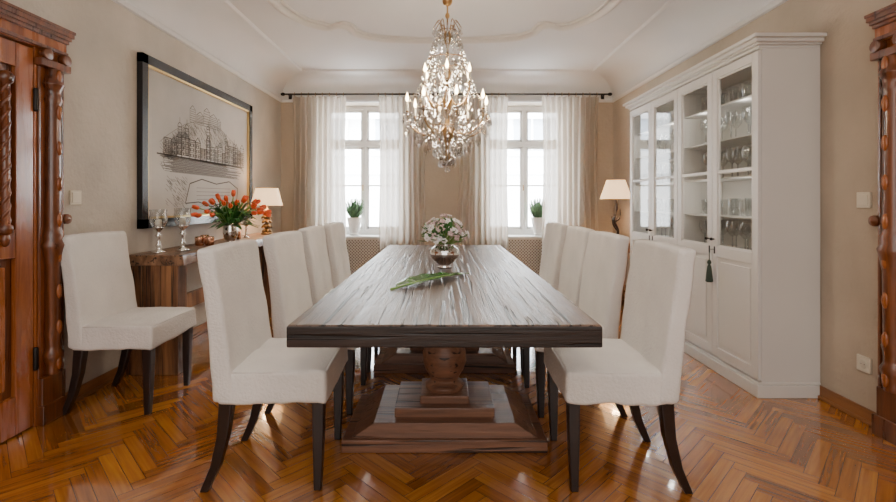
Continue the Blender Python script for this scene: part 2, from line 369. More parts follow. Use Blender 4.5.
# ------------------------------------------------------------------ windows
def window(i,x0,x1):
    b=MB(); y=YB+.27; cx=(x0+x1)/2
    b.box(x0,x0+.06,y-.02,y+.05,WZ0,WZ1,'winframe'); b.box(x1-.06,x1,y-.02,y+.05,WZ0,WZ1,'winframe')
    b.box(x0,x1,y-.02,y+.05,WZ1-.06,WZ1,'winframe'); b.box(x0,x1,y-.02,y+.05,WZ0,WZ0+.07,'winframe')
    zt=1.90; b.box(x0+.05,x1-.05,y-.035,y+.05,zt,zt+.06,'winframe'); b.box(x0+.05,x1-.05,y-.05,y,zt+.045,zt+.063,'winframe')
    b.box(cx-.03,cx+.03,y-.03,y+.05,WZ0+.05,WZ1-.05,'winframe'); b.box(cx-.012,cx+.012,y-.045,y,WZ0+.06,zt,'winframe')
    for a,c in ((x0+.06,cx-.03),(cx+.03,x1-.06)):
        for z0,z1 in ((WZ0+.07,zt),(zt+.06,WZ1-.06)):
            b.box(a,a+.026,y-.01,y+.035,z0,z1,'winframe'); b.box(c-.026,c,y-.01,y+.035,z0,z1,'winframe')
            b.box(a,c,y-.01,y+.035,z0,z0+.04,'winframe'); b.box(a,c,y-.01,y+.035,z1-.03,z1,'winframe')
            b.add([(a+.02,y+.014,z0+.03),(c-.02,y+.014,z0+.03),(c-.02,y+.014,z1-.02),(a+.02,y+.014,z1-.02)],[(0,1,2,3)],'glass')
        b.box(a+.02,c-.02,y,y+.025,1.36,1.38,'winframe')
    b.tube([(cx-.02,y-.06,1.30),(cx-.02,y-.07,1.34),(cx-.02,y-.06,1.38)],.008,'abrass',6)
    b.obj('window_%d'%i,bevel=.004)
    s=MB(); s.box(x0-.04,x1+.04,YB-.05,YB-.002,WZ0-.03,WZ0,'winframe'); s.box(x0,x1,YB-.002,YB+.27,WZ0-.03,WZ0,'winframe'); s.obj('window_sill_%d'%i,bevel=.006)
    g=MB(); z0=.06; z1=WZ0-.05
    g.box(x0,x1,YB-.008,YB-.003,0.0,WZ0-.03,'radshade')  # dark sheet on the solid wall, painted shade behind the lattice
    ya,yb=YB-.035,YB-.008
    g.box(x0,x0+.05,ya,yb,0,WZ0-.03,'rad'); g.box(x1-.05,x1,ya,yb,0,WZ0-.03,'rad'); g.box(x0,x1,ya,yb,0,z0+.02,'rad'); g.box(x0,x1,ya,yb,z1,WZ0-.03,'rad')
    st=.040; w=x1-x0-.1; h=z1-z0-.02
    k=-int(h/st)
    while k*st<w:
        for sg in (1,-1):
            t0=max(0,-k*st); t1=min(h,w-k*st)
            if t1>t0:
                p0=(k*st+t0,t0); p1=(k*st+t1,t1)
                if sg<0: p0=(w-p0[0],p0[1]); p1=(w-p1[0],p1[1])
                dx=.009
                vs=[(x0+.05+p0[0]-dx,yb-.008,z0+.02+p0[1]),(x0+.05+p0[0]+dx,yb-.008,z0+.02+p0[1]),(x0+.05+p1[0]+dx,yb-.008,z0+.02+p1[1]),(x0+.05+p1[0]-dx,yb-.008,z0+.02+p1[1])]
                vs+= [(a,bb-.006,c) for a,bb,c in vs]
                g.add(vs,[(4,5,6,7),(0,3,2,1),(0,1,5,4),(2,3,7,6),(1,2,6,5),(3,0,4,7)],'rad')
        k+=1
    g.obj('radiator_cover')
for i,(a,c) in enumerate(WX): window(i+1,a,c)
b=MB(); b.box(-12,12,13,13.4,-8,3.4,'ext')
for zx in (-5.2,-1.4,2.4):
    b.box(-12,12,12.9,13.1,zx-.5,zx-.3,'extf')
    for k in range(-5,6):
        x=k*1.9+.5; b.box(x-.65,x+.65,12.93,13.1,zx,zx+1.7,'extf'); b.box(x-.5,x+.5,12.9,13.0,zx+.15,zx+1.55,'extw')
        b.box(x-.03,x+.03,12.87,12.95,zx+.15,zx+1.55,'extf'); b.box(x-.5,x+.5,12.87,12.95,zx+1.0,zx+1.06,'extf')
b.box(-12,12,12.7,13.4,3.4,3.7,'extf'); b.obj('facade_across_street')
# ------------------------------------------------------------------ curtains
def curtain(x0,x1,seed,ztop=2.50):
    b=MB(); rnd=random.Random(seed); nx=150; nz=26; y0=YB-.135; vs=[];fs=[]; w=x1-x0; np_=w/.075; ph=rnd.random()*6
    for j in range(nz+1):
        t=j/nz; z=ztop-t*(ztop-.02)
        for i in range(nx+1):
            u=i/nx
            sp=1-.05*math.sin(math.pi*min(1,t*1.5))
            x=(x0+x1)/2+(u-.5)*w*sp
            am=.036+.024*noise.noise((u*6,seed,t*1.2))
            y=y0+am*math.sin(2*math.pi*np_*u+ph+1.8*noise.noise((u*5,seed*3,t*.8)))+.014*noise.noise((u*14,seed,t*3))
            vs.append((x,y,z))
    for j in range(nz):
        for i in range(nx): a=j*(nx+1)+i; fs.append((a,a+1,a+nx+2,a+nx+1))
    b.add(vs,fs,'curtain',True)
    return b.obj('curtain',origin=((x0+x1)/2,y0,1.2))
CU=((-1.96,-1.27),(-.85,-.24),(.17,.82),(1.25,1.99))
for k,(a,c) in enumerate(CU): curtain(a,c,k*3+1)
for (xa,xb) in ((-2.08,-.10),(.10,2.13)):
    b=MB(); y0=YB-.13; b.tube([(xa,y0,2.535),(xb,y0,2.535)],.011,'iron',10)
    for x,s in ((xa,-1),(xb,1)): b.ell((x,y0,2.535),(.03,.022,.022),'iron')
    for x in (xa+.06,xb-.06): b.tube([(x,y0,2.535),(x,YB-.02,2.535)],.008,'iron'); b.box(x-.02,x+.02,YB-.03,YB-.002,2.49,2.56,'iron')
    k=xa+.15
    while k<xb-.1:
        if any(a<=k<=c for a,c in CU):
            b.tube([(k,y0+.022*math.cos(a),2.530+.026*math.sin(a)) for a in [i*math.pi/4 for i in range(8)]],.003,'abrass',5,True)
        k+=.09
    b.obj('curtain_rod')
# ------------------------------------------------------------------ chair
def chair_meshes():
    res={}
    H=.302
    b=MB()
    def fb(p):
        z=p.z; t=max(0,min(1,(z+H)/(2*H)))
        x=p.x*(1-.22*t)
        x+= -.075*t**1.3
        y=p.y*(1+.012*math.sin(t*3)-.02*t)
        q=Vector((x,y,z+.365+H+.008*math.cos(p.y*6)*t))
        q.x+=.008*noise.noise((y*5,z*4,p.x*3))+ .006*noise.noise((y*14,z*9,3))
        q.y+=.006*noise.noise((z*7,p.x*8,y*4))
        q.x+= (-.006 if p.x>0 else .004)*math.cos(p.y*5)*math.sin(math.pi*t)
        return q
    softbox(b,(.043,.245,H),.018,'fabric',fb,(3,20,24),Matrix.Translation((-.15,0,0)))
    for s in (-1,1):
        pts=[]
        for k in range(16):
            t=.08+.9*k/15; pts.append((-.15+(-.039)*(1-.22*t)-.075*t**1.3+.004, s*.233*(1-.02*t),.365+.60*t))
        b.tube(pts,.004,'fabric',5)
    res['backrest']=b
    b=MB()
    def fs_(p):
        q=p.copy()
        if p.z>0: q.z+=.012*max(0,math.cos(p.x*5.2))*max(0,math.cos(p.y*5.2))
        fl=(.06-p.z)/.12
        q.x*=1+.03*fl; q.y*=1+.035*fl
        q+=Vector((.004*noise.noise((p.y*9,p.z*6,p.x*4)),.005*noise.noise((p.x*9,p.z*5,7)),.006*noise.noise((p.x*8,p.y*8,1))+.004*noise.noise((p.x*20,p.y*14,9))))
        if p.z<-.03: q.z+=.008*noise.noise((p.x*12,p.y*12,5))
        return q
    softbox(b,(.21,.236,.062),.016,'fabric',fs_,(20,20,5),Matrix.Translation((.038,0,.42)))
    for s in (-1,1): b.tube([(-.12,s*.228,.479),(.03,s*.231,.482),(.235,s*.226,.479)],.0045,'fabric',6)
    b.tube([(.242,-.22,.478),(.244,0,.481),(.242,.22,.478)],.0045,'fabric',6)
    res['seat']=b
    k=1
    for sx,sy in ((1,-1),(1,1),(-1,-1),(-1,1)):
        b=MB()
        if sx>0: pts=[(.215,sy*.20,.40),(.213,sy*.20,.2),(.21,sy*.20,0)]; w=[.024,.021,.015]
        else: pts=[(-.15,sy*.20,.42),(-.152,sy*.20,.34),(-.165,sy*.20,.22),(-.195,sy*.20,.10),(-.24,sy*.20,0)]; w=[.026,.025,.022,.019,.016]
        vs=[];fs=[]
        for (x,y,z),ww in zip(pts,w):
            vs+=[(x-ww,y-ww,z),(x+ww,y-ww,z),(x+ww,y+ww,z),(x-ww,y+ww,z)]
        for i in range(len(pts)-1):
            for q in range(4): fs.append((i*4+q,(i+1)*4+q,(i+1)*4+(q+1)%4,i*4+(q+1)%4))
        fs.append((0,1,2,3)); n=len(pts)*4; fs.append((n-1,n-2,n-3,n-4))
        b.add(vs,fs,'darkwood'); res['leg_%d'%k]=b; k+=1
    return res
CM={}
def chair(x,y,rot):
    e=bpy.data.objects.new('dining_chair',None); e.empty_display_size=.2; COL.objects.link(e)
    if not CM:
        for n,bb in chair_meshes().items():
            o=bb.obj(n,bevel=.004 if n.startswith('leg') else 0,parent=e); CM[n]=o
    else:
        for n,src in CM.items():
            o=bpy.data.objects.new(n,src.data); COL.objects.link(o); o.parent=e
            for md in src.modifiers:
                m2=o.modifiers.new(md.name,'BEVEL'); m2.width=md.width; m2.segments=md.segments; m2.limit_method='ANGLE'
    e.location=(x,y,0); e.rotation_euler=(0,0,math.radians(rot))
for y,dx,r in ((2.09,0,1.5),(2.77,.0,-1),(3.39,.005,1),(4.03,0,0)):
    chair(-.725-dx,y,r)
for y,dx,r in ((2.08,.01,-1.5),(2.73,0,1),(3.32,.01,0),(3.96,0,1)):
    chair(.725+dx,y,180+r)
chair(-1.83,2.76,1)
# ------------------------------------------------------------------ dining table
b=MB(); TZ=.768; y0,y1=1.483,4.20
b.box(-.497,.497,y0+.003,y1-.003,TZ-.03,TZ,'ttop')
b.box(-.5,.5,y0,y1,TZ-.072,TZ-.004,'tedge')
for yc in (2.42,3.42):
    b.box(-.42,.42,yc-.06,yc+.06,TZ-.13,TZ-.072,'tleg')
    pf=[(.095,.20),(.10,.225),(.088,.235),(.070,.25),(.078,.27),(.098,.30),(.112,.345),(.110,.39),(.092,.44),(.066,.48),(.054,.51),(.062,.52),(.072,.53),(.058,.54),(.072,.555),(.092,.572),(.096,.59)]
    b.lathe(pf,(0,yc,0),'tleg',32)
    b.box(-.10,.10,yc-.10,yc+.10,.585,.645,'tleg')
    b.box(-.12,.12,yc-.12,yc+.12,.165,.205,'tleg')
    yy=(yc-.26,yc+.26)
    b.box(-.475,.475,yy[0],yy[1],.0,.06,'tleg')
    vs=[(-.44,yy[0]+.02,.055),(.44,yy[0]+.02,.055),(.44,yy[1]-.02,.055),(-.44,yy[1]-.02,.055),
        (-.33,yy[0]+.03,.125),(.33,yy[0]+.03,.125),(.33,yy[1]-.03,.125),(-.33,yy[1]-.03,.125)]
    b.add(vs,[(0,3,2,1),(4,5,6,7),(0,1,5,4),(1,2,6,5),(2,3,7,6),(3,0,4,7)],'tleg')
    b.box(-.24,.24,yc-.17,yc+.17,.12,.168,'tleg')
b.box(-.06,.06,2.5,3.35,.15,.24,'tleg')
b.obj('dining_table',bevel=.005)
# ------------------------------------------------------------------ display cabinet
X0=1.85; CY0,CY1=2.77,4.69; CZ=2.06
cab=bpy.data.objects.new('display_cabinet',None); COL.objects.link(cab)
b=MB(); XB=HR-.005
b.box(X0+.02,XB,CY0,CY0+.02,.06,CZ,'cab'); b.box(X0+.02,XB,CY1-.02,CY1,.06,CZ,'cab')
b.box(X0+.02,XB-.012,3.72,3.74,.06,CZ,'cab'); b.box(XB-.012,XB-.001,CY0+.02,CY1-.02,.06,CZ,'cabin')
b.box(X0+.02,XB-.012,CY0+.02,CY1-.02,CZ-.02,CZ-.001,'cabin'); b.box(X0+.02,XB-.012,CY0+.02,CY1-.02,.06,.09,'cab'); b.box(X0+.02,XB-.013,CY0+.02,CY1-.02,.80,.82,'cabin')
SH=[.82,1.06,1.32,1.58,1.82]
for z in SH[1:]: b.box(X0+.05,XB-.013,CY0+.02,CY1-.02,z-.010,z,'cabin')
b.obj('carcass',parent=cab)
b=MB()
b.box(X0-.012,XB,CY0-.012,CY1+.012,0,.075,'cab'); b.box(X0-.004,XB,CY0-.006,CY1+.006,.075,.09,'cab')
b.obj('plinth',bevel=.005,parent=cab)
b=MB()
for i,(e,z0,z1) in enumerate(((.004,CZ,CZ+.02),(.018,CZ+.018,CZ+.032),(.035,CZ+.03,CZ+.055),(.055,CZ+.053,CZ+.075))):
    b.box(X0-e,XB,CY0-e,CY1+e,z0,z1,'cab')
b.obj('crown_moulding',bevel=.006,parent=cab)
dw=(CY1-CY0)/4
for i in range(4):
    a=CY0+i*dw+.003; c=CY0+(i+1)*dw-.003; b=MB(); xf=X0; xb=X0+.02; fr=.055
    z0,z1=.10,CZ-.012; zm0,zm1=.78,.85
    b.box(xf,xb,a,a+fr,z0,z1,'cab'); b.box(xf,xb,c-fr,c,z0,z1,'cab'); b.box(xf,xb,a+fr,c-fr,z0,z0+fr+.01,'cab'); b.box(xf,xb,a+fr,c-fr,z1-fr,z1,'cab'); b.box(xf,xb,a+fr,c-fr,zm0,zm1,'cab')
    b.box(xf+.012,xb,a+fr,c-fr,z0+fr,zm0,'cab'); b.box(xf+.005,xb,a+fr+.03,c-fr-.03,z0+fr+.04,zm0-.03,'cab')
    b.box(xf+.004,xb-.002,a+fr,c-fr,1.345,1.367,'cab')
    for (ya,yb_,za,zb) in ((a+fr,a+fr+.012,zm1,z1-fr),(c-fr-.012,c-fr,zm1,z1-fr),(a+fr,c-fr,zm1,zm1+.012),(a+fr,c-fr,z1-fr-.012,z1-fr)): b.box(xf+.006,xb,ya,yb_,za,zb,'cab')
    xg=xf+.012; b.add([(xg,a+fr,zm1),(xg,c-fr,zm1),(xg,c-fr,z1-fr),(xg,a+fr,z1-fr)],[(0,3,2,1)],'cglass')
    yk=c-.028 if i%2==0 else a+.028
    b.tube([(xf-.002,yk,.90),(xf-.02,yk,.90)],.005,'iron',8); b.ell((xf-.024,yk,.90),(.011,.011,.011),'iron',10,6)
    b.box(xf-.003,xf,yk-.008,yk+.008,.80,.85,'iron')
    b.obj('door_leaf_%d'%(i+1),bevel=.003,parent=cab)
b=MB(); ty=3.25-.028; tx=X0-.035
b.tube([(X0-.004,ty,.83),(tx,ty,.83),(tx,ty,.80),(tx,ty,.74)],.003,'tassel',5)
b.lathe([(.003,-.0),(.012,-.01),(.014,-.025),(.007,-.035),(.012,-.045),(.017,-.08),(.024,-.15),(.018,-.155)][::-1],(tx,ty,.76),'tassel',14)
b.obj('key_tassel',parent=cab)
b=MB(); gp=[(.034,0),(.006,.006),(.004,.09),(.014,.10),(.036,.125),(.041,.155),(.034,.20)]
gp2=[(.030,0),(.034,.004),(.037,.07),(.040,.12)]
for si,z in enumerate(SH):
    y=CY0+.07; kk=0
    while y<CY1-.06:
        if abs(y-3.73)>.05:
            pr=gp if si%3!=1 else gp2; s=U(.9,1.04)
            b.lathe([(r*.95,zz*s) for r,zz in pr],(X0+(.13 if kk%2 else .20)+U(-.01,.01),y,z+.001),'stem',12)
            b.pop()
        y+=.074+U(0,.012); kk+=1
b.obj('stemware_collection',parent=cab)
# ------------------------------------------------------------------ doors with carved surround
def portal(i,side,ye):
    b=MB(); wx=(-HALF+.002) if side<0 else (HR-.002)
    def bx(d0,d1,y0,y1,z0,z1,m):
        xa,xb=wx-side*d0,wx-side*d1; b.box(min(xa,xb),max(xa,xb),y0,y1,z0,z1,m)
    W=1.35; y0=ye-W; pw=.19
    for ya,yb_ in ((ye-pw,ye),(y0,y0+pw)):
        bx(0,.045,ya,yb_,0,1.96,'door'); bx(0,.07,ya+.02,yb_-.02,.0,.24,'doord'); bx(0,.085,ya+.01,yb_-.01,.0,.10,'doord')
        bx(.045,.055,ya+.015,ya+.03,.24,1.86,'doord'); bx(.045,.055,yb_-.03,yb_-.015,.24,1.86,'doord')
        yc=(ya+yb_)/2; pf=[]
        for k in range(60):
            z=.24+1.62*k/59; t=k/59
            r=.032+.006*math.sin(t*3.1)
            for zc,am,ww in ((.92,.022,.03),(.98,.012,.015),(.86,.012,.015),(.34,.02,.02),(1.78,.02,.025),(1.70,.01,.015),(.45,.01,.015)): r+=am*math.exp(-((z-zc)/ww)**2)
            pf.append((r,z))
        b.lathe(pf,(wx-side*.060,yc,0),'doord',16)
        for k in range(9):
            a=k*.19+.3; b.ell((wx-side*.095,yc,a),(.012,.018,.04),'door',8,6)
        bx(0,.085,ya,yb_,1.86,1.90,'doord'); 
        for sg in (-1,1): b.lathe([(.0,-.02),(.03,-.018),(.03,.018),(0,.02)],(0,0,0),'doord',14,Matrix.Translation((wx-side*.075,yc+sg*.06,1.925))@Matrix.Rotation(math.pi/2,4,'Y'))
    bx(0,.06,y0,ye,1.95,2.03,'door')
    for d,z0,z1,e in ((.07,1.955,1.975,.0),(.075,2.02,2.04,.0),(.085,2.038,2.06,.006),(.095,2.055,2.08,.012),(.10,2.078,2.095,.016)): bx(0,d,y0-e,ye+e,z0,z1,'doord')
    b.lathe([(.0,-.03),(.028,-.02),(.028,.02),(0,.03)],(0,0,0),'doord',12,Matrix.Translation((wx-side*.045,ye+.004,1.06))@Matrix.Rotation(math.pi/2,4,'Y'))
    a0,a1=y0+pw,ye-pw
    bx(0,.02,a0,a1,0,1.95,'doord')
    la,lb=a0+.005,a1-.005
    bx(.02,.045,la,la+.10,.01,1.94,'door'); bx(.02,.045,lb-.10,lb,.01,1.94,'door')
    for z0,z1 in ((.01,.20),(.88,1.02),(1.82,1.94)): bx(.02,.045,la+.10,lb-.10,z0,z1,'door')
    for z0,z1 in ((.20,.88),(1.02,1.82)):
        bx(.02,.032,la+.14,lb-.14,z0+.04,z1-.04,'door'); bx(.02,.038,la+.19,lb-.19,z0+.09,z1-.09,'door')
    yc=a1-.17
    b.lathe([(.018,1.0),(.03,1.01),(.03,1.04),(.018,1.05),(.018,1.72),(.03,1.73),(.034,1.76),(.02,1.78)],(wx-side*.055,yc,0),'doord',14)
    for ph in (0,math.pi):
        pts=[(wx-side*.055+.012*math.cos(k*.45+ph),yc+.013*math.sin(k*.45+ph),1.05+.67*k/70) for k in range(71)]
        b.tube(pts,.011,'doord',6)
    b.ell((wx-side*.055,yc,.975),(.02,.02,.035),'doord')
    for z in (.35,1.68): b.lathe([(.009,-.06),(.012,-.05),(.012,.05),(.009,.06)],(wx-side*.05,a1+.002,z),'iron',10)
    b.obj('door_%d'%i,bevel=.004)
portal(1,-1,2.60); portal(2,1,2.36)
# ------------------------------------------------------------------ framed engraving
fy0,fy1,fz0,fz1=3.28,5.16,.965,2.20; xw=-HALF+.003
b=MB(); fw=.065
for (a,c,d,e) in ((fy0,fy0+fw,fz0,fz1),(fy1-fw,fy1,fz0,fz1),(fy0,fy1,fz0,fz0+fw),(fy0,fy1,fz1-fw,fz1)): b.box(xw,xw+.04,a,c,d,e,'black')
g=.016; i0,i1,j0,j1=fy0+fw,fy1-fw,fz0+fw,fz1-fw
for (a,c,d,e) in ((i0,i0+g,j0,j1),(i1-g,i1,j0,j1),(i0,i1,j0,j0+g),(i0,i1,j1-g,j1)): b.box(xw,xw+.032,a,c,d,e,'gold')
b.box(xw,xw+.012,i0,i1,j0,j1,'paper')
PX=xw+.0135; Wd=i1-i0; Hd=j1-j0
def ln(u0,v0,u1,v1,w=.004,m='ink'):
    p=Vector((i0+u0*Wd,j0+v0*Hd)); q_=Vector((i0+u1*Wd,j0+v1*Hd)); d=(q_-p)
    if d.length<1e-6: return
    n=Vector((-d.y,d.x)).normalized()*w/2
    b.add([(PX,(p+n).x,(p+n).y),(PX,(p-n).x,(p-n).y),(PX,(q_-n).x,(q_-n).y),(PX,(q_+n).x,(q_+n).y)],[(0,1,2,3)],m)
def rect(u0,v0,u1,v1,w=.004,hat=0,m='ink'):
    ln(u0,v0,u1,v0,w,m);ln(u1,v0,u1,v1,w,m);ln(u1,v1,u0,v1,w,m);ln(u0,v1,u0,v0,w,m)
    for k in range(hat):
        t=(k+1)/(hat+1); ln(u0,v0+(v1-v0)*t,u1,v0+(v1-v0)*t,.005,'inkl')
rg=random.Random(3)
hp=[(.10,.52),(.16,.58),(.22,.63),(.30,.69),(.38,.73),(.55,.75),(.66,.73),(.76,.67),(.86,.62),(.93,.55)]
for a,c in zip(hp,hp[1:]): ln(*a,*c,.004,'inkl')
for k in range(420):
    t=rg.random()*(len(hp)-1.001); i=int(t); f=t-i; u=hp[i][0]*(1-f)+hp[i+1][0]*f; v=hp[i][1]*(1-f)+hp[i+1][1]*f
    v-=rg.random()*.16; ln(u,v,u+.01+rg.random()*.02,v-.02-rg.random()*.02,.004,'inkl')
for u,w_,h in ((.34,.05,.10),(.40,.07,.07),(.47,.06,.12),(.53,.08,.09),(.61,.04,.07)):
    rect(u,.72,u+w_,.72+h,.005,5,'inkl'); ln(u,.72+h,u+w_/2,.75+h,.005); ln(u+w_,.72+h,u+w_/2,.75+h,.005)
u=.13
while u<.90:
    w_=.03+rg.random()*.045; h=.07+rg.random()*.12; rect(u,.44,u+w_,.44+h,.006,8)
    if rg.random()<.55: ln(u,.44+h,u+w_/2,.48+h,.006); ln(u+w_,.44+h,u+w_/2,.48+h,.006)
    for a in range(2):
        for c in range(3): uu=u+w_*(.25+.4*a); vv=.455+c*h*.28; ln(uu,vv,uu,vv+.022,.010)
    u+=w_*.9
for u,h in ((.24,.20),(.30,.20),(.50,.24),(.70,.18),(.80,.15)):
    rect(u,.46,u+.028,.46+h,.006,9); 
    for k in range(6): a=math.pi*k/6; c=math.pi*(k+1)/6; ln(u+.014+.017*math.cos(a),.46+h+.03*math.sin(a),u+.014+.017*math.cos(c),.46+h+.03*math.sin(c),.006)
    ln(u+.014,.49+h,u+.014,.53+h,.005)
for k in range(30): v=.44-.004*k; ln(.10+rg.random()*.1,v,.70+rg.random()*.22,v-.004,.004,'inkl' if k%3 else 'ink')
ln(.08,.44,.92,.43,.012)
vs_=[(.30,.10),(.34,.25),(.45,.29),(.60,.26),(.75,.29),(.86,.23),(.84,.08),(.70,.11),(.55,.07),(.42,.11),(.30,.10)]
for a,c in zip(vs_,vs_[1:]): ln(*a,*c,.010)
for k in range(4): ln(.40,.13+k*.03,.76,.135+k*.03,.004,'inkl')
for k in range(90): u=rg.random(); v=.08+rg.random()*.22; ln(.14+u*.16,v,.16+u*.16,v-.02,.004,'inkl')
b.obj('framed_engraving')
# ------------------------------------------------------------------ console table
b=MB(); cz=.80; ca,cb=3.12,5.35; xf=-1.745; xk=-2.128
vs=[];fs=[];n=40
for i in range(n+1):
    y=ca+(cb-ca)*i/n; w=.010*noise.noise((y*4,0,3))+.008*noise.noise((y*13,0,1))
    vs+=[(xk,y,cz-.07),(xf+w+.010,y,cz-.07),(xf+w+.006,y,cz-.03),(xf+w,y,cz),(xk,y,cz)]
for i in range(n):
    for q_ in range(5): a=i*5; fs.append((a+q_,a+(q_+1)%5,a+5+(q_+1)%5,a+5+q_))
fs.append((4,3,2,1,0)); fs.append(tuple(n*5+k for k in range(5)))
b.add(vs,fs,'rustict')
def slab(ya,yb_):
    for k in range(3):
        xa=xk+.002+(-1.772-xk)*k/3; xb=xk+(-1.772-xk)*(k+1)/3-.003
        b.box(xa,xb,ya+.004*(k%2),yb_,0,cz-.07,'rustic')
slab(ca+.008,ca+.12); slab(cb-.22,cb-.12)
b.box(-2.09,-2.05,ca+.11,cb-.2,.30,.42,'rustic')
b.obj('console_table',bevel=.004)
def holder(x,y,s=1):
    b=MB(); z=cz
    b.lathe([(.038,0),(.04,.006),(.015,.02),(.010,.03),(.018,.045),(.010,.06),(.008,.09),(.02,.105),(.010,.115),(.012,.13),(.032,.15),(.034,.155)],(x,y,z),'silver',20)
    b.lathe([(.030,.155),(.046,.18),(.050,.205),(.044,.235),(.047,.262)],(x,y,z),'stem',20); b.pop()
    b.lathe([(.018,.155),(.018,.20),(.003,.202)],(x,y,z),'candle',12); b.tube([(x,y,z+.20),(x,y,z+.212)],.0015,'dark',4)
    o=b.obj('hurricane_candle_holder',origin=(x,y,z)); o.scale=(s,s,s)
holder(-1.99,3.27,1.15); holder(-1.90,3.41,1.18); holder(-1.95,4.62,.85)
for x,y in ((-1.98,3.80),(-1.90,3.80),(-2.03,3.98),(-1.95,4.42)):
    b=MB(); b.lathe([(.026,0),(.032,.005),(.036,.06),(.034,.072),(.031,.072),(.028,.03)],(x,y,cz),'copper',16); b.obj('tealight_cup',origin=(x,y,cz))
def tulips(x,y,z):
    b=MB()
    b.lathe([(.035,0),(.04,.006),(.03,.015),(.05,.04),(.062,.08),(.06,.12),(.05,.16),(.055,.175),(.05,.175),(.045,.15)],(x,y,z),'silver',24)
    rg=random.Random(5)
    for k in range(40):
        a=rg.random()*6.28; q=rg.random()**.6; r=.07+.20*q; h=.37-.13*q+rg.random()*.05
        cx,cy=math.cos(a),math.sin(a)
        if x+cx*r<-2.05: r*=.5
        p=spline([(x+cx*.02,y+cy*.02,z+.12),(x+cx*r*.5,y+cy*r*.6,z+.25),(x+cx*r,y+cy*r*1.15,z+h)],6); b.tube(p,.0035,'stemg',5)
        e=p[-1]; d=(p[-1]-p[-3]).normalized(); T=Matrix.Translation(e)@d.to_track_quat('Z','Y').to_matrix().to_4x4()@Matrix.Scale(.85,4)
        b.lathe([(.004,-.004),(.017,.008),(.020,.026),(.016,.046),(.006,.062)],(0,0,0),'tulip',6,T)
        for j in range(3):
            aa=j*2.09; T2=T@Matrix.Rotation(aa,4,'Z'); b.ell((.011,0,.032),(.010,.016,.034),'tulip',6,5,T2)
    for k in range(95):
        a=rg.random()*6.28; r=.10+.20*rg.random(); h=.15+.20*rg.random(); cx,cy=math.cos(a),math.sin(a)
        if x+cx*r<-2.07: r*=.45
        p=spline([(x+cx*.03,y+cy*.03,z+.15),(x+cx*r*.6,y+cy*r*.6,z+h),(x+cx*r,y+cy*r*1.1,z+h-.03)],5); sd=Vector((-cy,cx,0)); vs=[];fs=[]
        for i,pp_ in enumerate(p):
            t=i/(len(p)-1); w=.020*math.sin(math.pi*(.15+.85*t))+.001; vs+=[pp_-sd*w,pp_+sd*w+Vector((0,0,.003))]
        for i in range(len(p)-1): fs.append((2*i,2*i+1,2*i+3,2*i+2))
        b.add(vs,fs,'leaf',True)
    b.obj('tulip_bouquet_vase',origin=(x,y,z))
tulips(-1.83,4.02,cz)
def lampshade(b,x,y,z0,z1,r0,r1):
    b.lathe([(r0,z0),(r1,z1)],(x,y,0),'shade',32); b.pop(2)
    for r,z in ((r0,z0),(r1,z1)): b.tube([(x+r*math.cos(k*.262),y+r*math.sin(k*.262),z) for k in range(24)],.003,'abrass',5,True)
b=MB(); x,y=-1.92,5.08
b.lathe([(.06,0),(.065,.01),(.05,.022),(.03,.03),(.02,.04)],(x,y,cz),'abrass',24)
b.tube([(x,y,cz+.03),(x,y,cz+.42)],.008,'abrass')
for k in range(5):
    z=cz+.07+k*.05
    for j in range(6):
        a=j*1.047+k*.5; T=Matrix.Translation((x,y,z))@Matrix.Rotation(a,4,'Z')@Matrix.Rotation(.7,4,'Y'); b.ell((.03,0,0),(.045,.02,.014),'abrass',8,6,T)
lampshade(b,x,y,cz+.31,cz+.50,.165,.115); b.ell((x,y,cz+.40),(.022,.022,.03),'bulb')
b.obj('table_lamp',origin=(x,y,cz))
x,y=1.95,5.35; sz=.70
b=MB(); b.box(x-.19,x+.19,y-.22,y+.22,sz-.03,sz,'rustict'); b.box(x-.17,x+.17,y-.20,y+.20,sz-.11,sz-.03,'rustic')
for sx in (-1,1):
    for sy in (-1,1): b.lathe([(.014,0),(.02,.02),(.016,.06),(.022,.3),(.024,.59)],(x+sx*.145,y+sy*.175,0),'rustic',12)
b.box(x-.16,x+.16,y-.19,y+.19,.16,.18,'rustic'); b.obj('side_table',bevel=.004)
b=MB(); b.lathe([(.065,0),(.068,.012),(.04,.02),(.02,.035)],(x,y,sz),'iron',20)
b.tube(spline([(x,y,sz+.02),(x+.025,y,sz+.12),(x-.02,y,sz+.24),(x+.012,y,sz+.36),(x,y,sz+.50)],6),[.018-.0003*k for k in range(25)],'darkwood',8)
b.tube(spline([(x+.02,y,sz+.12),(x-.035,y-.02,sz+.19),(x-.055,y-.03,sz+.29)],5),[.012-.0007*k for k in range(11)],'darkwood',7)
b.tube(spline([(x-.015,y,sz+.22),(x+.05,y+.01,sz+.27),(x+.055,y+.02,sz+.37)],5),[.012-.0007*k for k in range(11)],'darkwood',7)
lampshade(b,x,y,sz+.48,sz+.70,.175,.10); b.ell((x,y,sz+.56),(.022,.022,.03),'bulb')
b.obj('antler_lamp',origin=(x,y,sz))
def plant(x,y):
    b=MB(); z=WZ0; b.lathe([(.05,0),(.07,.005),(.055,.02),(.06,.04),(.085,.16),(.095,.22),(.10,.24),(.09,.24),(.085,.21)],(x,y,z),'pot',24)
    b.lathe([(.086,.215),(.001,.22)],(x,y,z),'soil',24); rg=random.Random(int(x*10))
    for k in range(170):
        a=rg.random()*6.28; r=.02+.12*rg.random()**.7; h=.36+.18*rg.random()-r*.5; c,s=math.cos(a),math.sin(a)
        b.tube([(x+c*.03,y+s*.03,z+.21),(x+c*r*.7,y+s*r*.5,z+.2+(h-.2)*.6),(x+c*r,y+s*r*.6,z+h)],[.002,.005,.0025],'lav',4)
    b.obj('potted_plant',origin=(x,y,z))
plant(-1.21,6.31); plant(1.26,6.31)
